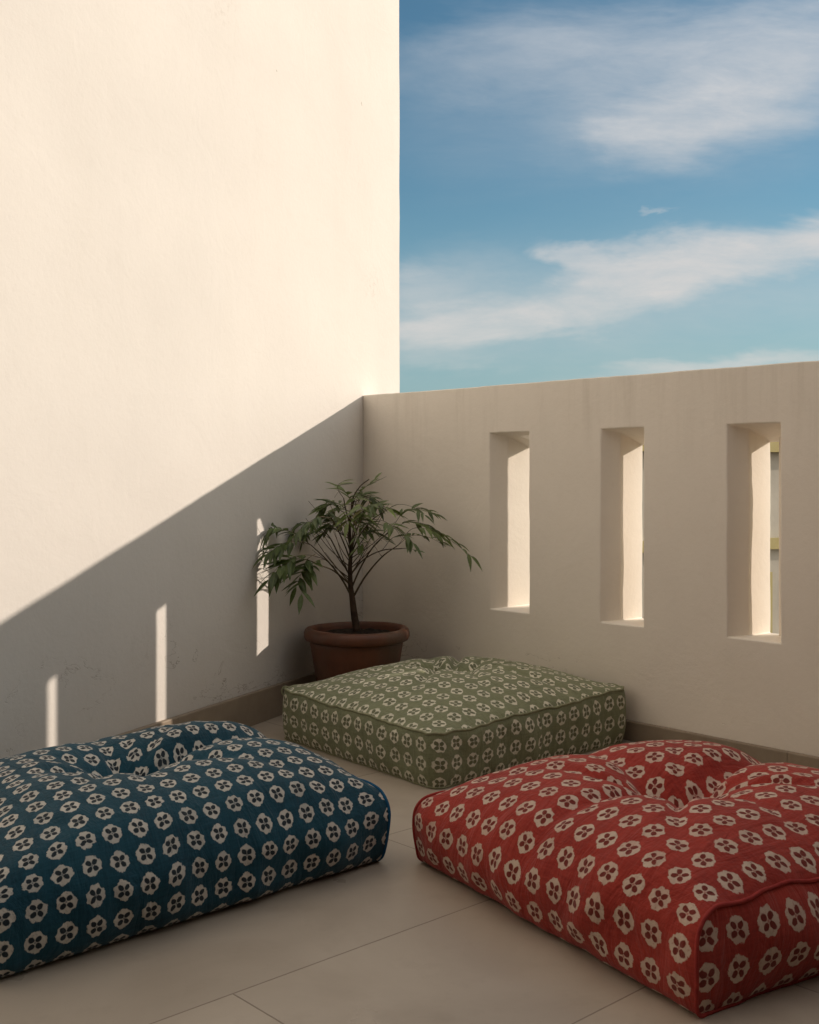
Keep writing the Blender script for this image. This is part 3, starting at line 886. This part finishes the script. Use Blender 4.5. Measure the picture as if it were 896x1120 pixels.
# right side
fr([(420, 560, .05), (434, 552, .06), (450, 554, .08), (464, 563, .1)], 7, .046, stalk=.15, droop=.5)
fr([(428, 580, -.05), (446, 571, -.05), (466, 576, -.04), (484, 588, -.03)], 7, .052, stalk=.2, droop=.5)
fr([(436, 596, .08), (452, 578, .10), (478, 582, .12), (500, 596, .14), (515, 608, .16)], 9, .050, stalk=.3, droop=.9)
fr([(428, 580, -.05), (440, 562, -.06), (458, 556, -.06), (476, 562, -.06)], 7, .046, stalk=.25, droop=.4)
fr([(436, 596, .08), (450, 586, .04), (470, 588, .02), (488, 598, .02)], 7, .048, stalk=.25, droop=.6)
fr([(418, 602, .11), (430, 588, .14), (444, 586, .18), (452, 594, .2)], 6, .052, stalk=.3, droop=.7)
fr([(408, 568, .04), (420, 570, .1), (432, 578, .14), (440, 590, .16)], 6, .050, droop=.5)
fr([(440, 600, .15), (448, 600, .17), (456, 602, .19)], 2, .036, droop=.1)
fr([(418, 609, .05), (408, 596, .09), (398, 594, .12), (390, 600, .14)], 5, .038, droop=.4)
fr([(420, 560, .05), (416, 552, .09), (408, 552, .13), (400, 560, .15)], 6, .044, stalk=.1, droop=.45)
for _ in range(12):
    a0 = random.uniform(0, 2*math.pi); rr0 = random.uniform(.02, .07); ln = random.uniform(.07, .125)
    s0 = lp(384, random.uniform(540, 592)); o_ = Vector((math.cos(a0), math.sin(a0)*.9, 0))
    p0 = s0+o_*rr0; p3 = p0+o_*ln+Vector((0, 0, random.uniform(-.05, .02)))
    pm = p0.lerp(p3, .5)+Vector((0, 0, random.uniform(.015, .035)))
    tube(BV, BF, spline([lp(384, 606), s0.lerp(p0, .6)-Vector((0, 0, .02)), p0], 4), lambda t: .0014, 5)
    frond([p0, pm, p3], random.randint(6, 8), random.uniform(.042, .056), stalk=.05, droop=.45, tone=random.uniform(.1, .7))
# thin bare petioles inside the crown
for _ in range(16):
    z0 = random.uniform(590, 650); side = random.choice((-1, 1))
    x1 = 384+side*random.uniform(14, 50); y1 = z0-random.uniform(28, 62); d1 = random.uniform(-.08, .14)
    p0 = lp(384, z0); p1 = lp(x1, max(548, y1), d1)
    mid = p0.lerp(p1, .5)+Vector((0, random.uniform(-.01, .01), random.uniform(-.018, .004)))
    tube(BV, BF, spline([p0, mid, p1], 5), lambda t: .0013*(1-t)+.0007, 5)
mesh('branch', BV, BF, M_STALK, plant)
# keep leaves clear of the walls
for v in LV:
    w = (v-CORNER).dot(LN)
    if w < .012: v += LN*(.012-w)
    w = (v-CORNER).dot(NI)
    if w < .012: v += NI*(.012-w)
mesh('foliage', LV, LF, M_LEAF, plant, uvs=LU, fix=False)

# ------------------------------------------------------------------ sun and sky
k_off = math.atan(.617/.9237)                        # off the parapet normal, towards the open end
to_sun_h = (UR*math.sin(k_off)-NI*math.cos(k_off)).normalized()
EL = R(17.4)
to_sun = Vector((to_sun_h.x*math.cos(EL), to_sun_h.y*math.cos(EL), math.sin(EL)))
sd = bpy.data.lights.new('sun', 'SUN'); sd.energy = 3.6; sd.angle = R(.53); sd.color = (1., .85, .715)
so = bpy.data.objects.new('sun', sd); col.objects.link(so)
so.rotation_euler = to_sun.to_track_quat('Z', 'Y').to_euler(); so.location = (6, 2, 5)

w = bpy.data.worlds.new('World'); scene.world = w; w.use_nodes = True
t = NT(tree=w.node_tree)
bg = t.n['Background']
sky = t.add('ShaderNodeTexSky', sky_type='NISHITA'); sky.sun_disc = False
sky.sun_elevation = EL; sky.sun_rotation = math.atan2(to_sun.x, to_sun.y)
sky.altitude = 200; sky.air_density = 1.0; sky.dust_density = 1.2; sky.ozone_density = 1.6
vec = t.add('ShaderNodeTexCoord').outputs['Generated']
dx, dy, dz = t.sep(vec)
# wind-drawn cloud field: bearings measured as x/y, z/y of the view of the sky ahead
fy = t.m('MAXIMUM', dy, .08)
a = t.m('DIVIDE', dx, fy); b = t.m('DIVIDE', dz, fy)
ab = t.comb(a, b)
ws = t.vm('SUBTRACT', t.noise(t.vm('MULTIPLY', ab, (1.3, 4.2, 1.)), 2.2, 5, .62, .5, color=True), (.5, .5, .5))
ws2 = t.vm('SUBTRACT', t.noise(t.vm('MULTIPLY', ab, (1., 2.4, 1.)), 7, 5, .65, .4, color=True), (.5, .5, .5))
q = t.vm('ADD', ab, t.vm('MULTIPLY', ws, (.22, .075, 0)))
q = t.vm('ADD', q, t.vm('MULTIPLY', ws2, (.10, .042, 0)))
def blob(px, py, rx, ry, ang, inner=.25, amt=1.):
    cx, cy = (px-448)/1249, (517-py)/1249; ca, sa = math.cos(ang), math.sin(ang)
    d = t.vm('SUBTRACT', q, (cx, cy, 0)); x, y, _ = t.sep(d)
    X = t.m('DIVIDE', t.m('ADD', t.m('MULTIPLY', x, ca), t.m('MULTIPLY', y, sa)), rx/1249)
    Y = t.m('DIVIDE', t.m('SUBTRACT', t.m('MULTIPLY', y, ca), t.m('MULTIPLY', x, sa)), ry/1249)
    r = t.m('SQRT', t.m('ADD', t.m('MULTIPLY', X, X), t.m('MULTIPLY', Y, Y)))
    return t.mr(r, inner, 1., amt, 0., smooth=True)
blobs = [blob(475, 318, 150, 62, R(5), .0, .45), blob(740, 100, 480, 150, R(8), .0, .30), blob(700, 330, 480, 120, R(6), .0, .32), blob(830, 70, 290, 100, R(20), .05, .88), blob(620, 65, 290, 62, R(3), .0, .55), blob(735, 118, 120, 62, R(28), .1, .72),
         blob(930, 250, 180, 44, R(12), .35, .92), blob(715, 290, 175, 50, R(12), .35, .94), blob(535, 354, 210, 36, R(6), .3, .84),
         blob(628, 272, 72, 18, R(-4), .3, .7), blob(462, 292, 55, 18, R(0), .1, .38), blob(800, 400, 260, 20, R(5), .1, .65), blob(480, 395, 120, 22, R(3), .1, .25),
         blob(705, 225, 30, 5, R(0), .1, .35), blob(1250, 330, 260, 60, R(8), .2, .7), blob(0, 150, 260, 60, R(10), .2, .6)]
cl = blobs[0]
for bb in blobs[1:]: cl = t.m('SUBTRACT', t.m('ADD', cl, bb), t.m('MULTIPLY', cl, bb))
tex = t.mr(t.noise(t.vm('MULTIPLY', ab, (1.5, 5., 1.)), 6, 6, .65, .3), .30, .62, .62, 1.)
cl = t.m('MULTIPLY', cl, tex)
# thin cloud over the rest of the dome
gen = t.mr(t.noise(t.vm('MULTIPLY', vec, (1., 1., 3.)), 2.4, 6, .6, .5), .52, .75, 0, .55, smooth=True)
ahead = t.mr(dy, .25, .5, 0, 1)
cl = t.m('ADD', t.m('MULTIPLY', cl, ahead), t.m('MULTIPLY', gen, t.m('SUBTRACT', 1., ahead)), clamp=True)
skyc = t.mix(1., sky.outputs[0], C4((.64, .96, 1.0)), 'MULTIPLY')
skyc = t.mix(t.mr(dz, .03, .24, .62, 0), skyc, C4((3.1, 4.3, 4.9)))
elev = t.mr(dz, .05, .42)
cloudc = t.mix(elev, C4((6.6, 6.2, 5.8)), C4((4.9, 5.3, 5.8)))
fin = t.mix(cl, skyc, cloudc)
# added warm sky glow outside the view, lifting and warming the shade
fill_glow = t.m('MULTIPLY', t.m('SUBTRACT', 1., ahead), t.mr(dz, -.05, .75, .85, .35))
fin = t.mix(fill_glow, fin, C4((16.5, 14.2, 11.8)))
t.l.new(fin, bg.inputs[0]); bg.inputs[1].default_value = .11

# ------------------------------------------------------------------ camera
cd = bpy.data.cameras.new('camera'); cam = bpy.data.objects.new('camera', cd); col.objects.link(cam)
cam.location = (0, 0, EYE); cam.rotation_euler = (R(90), 0, 0)
cd.sensor_fit = 'HORIZONTAL'; cd.sensor_width = 36; cd.lens = 1249/896*36
cd.shift_y = -43/896; cd.clip_start = .02; cd.clip_end = 4000
scene.camera = cam
scene.view_settings.view_transform = 'Standard'; scene.view_settings.look = 'None'
scene.view_settings.exposure = 0; scene.view_settings.gamma = 1
scene.cycles.max_bounces = 12; scene.cycles.diffuse_bounces = 8
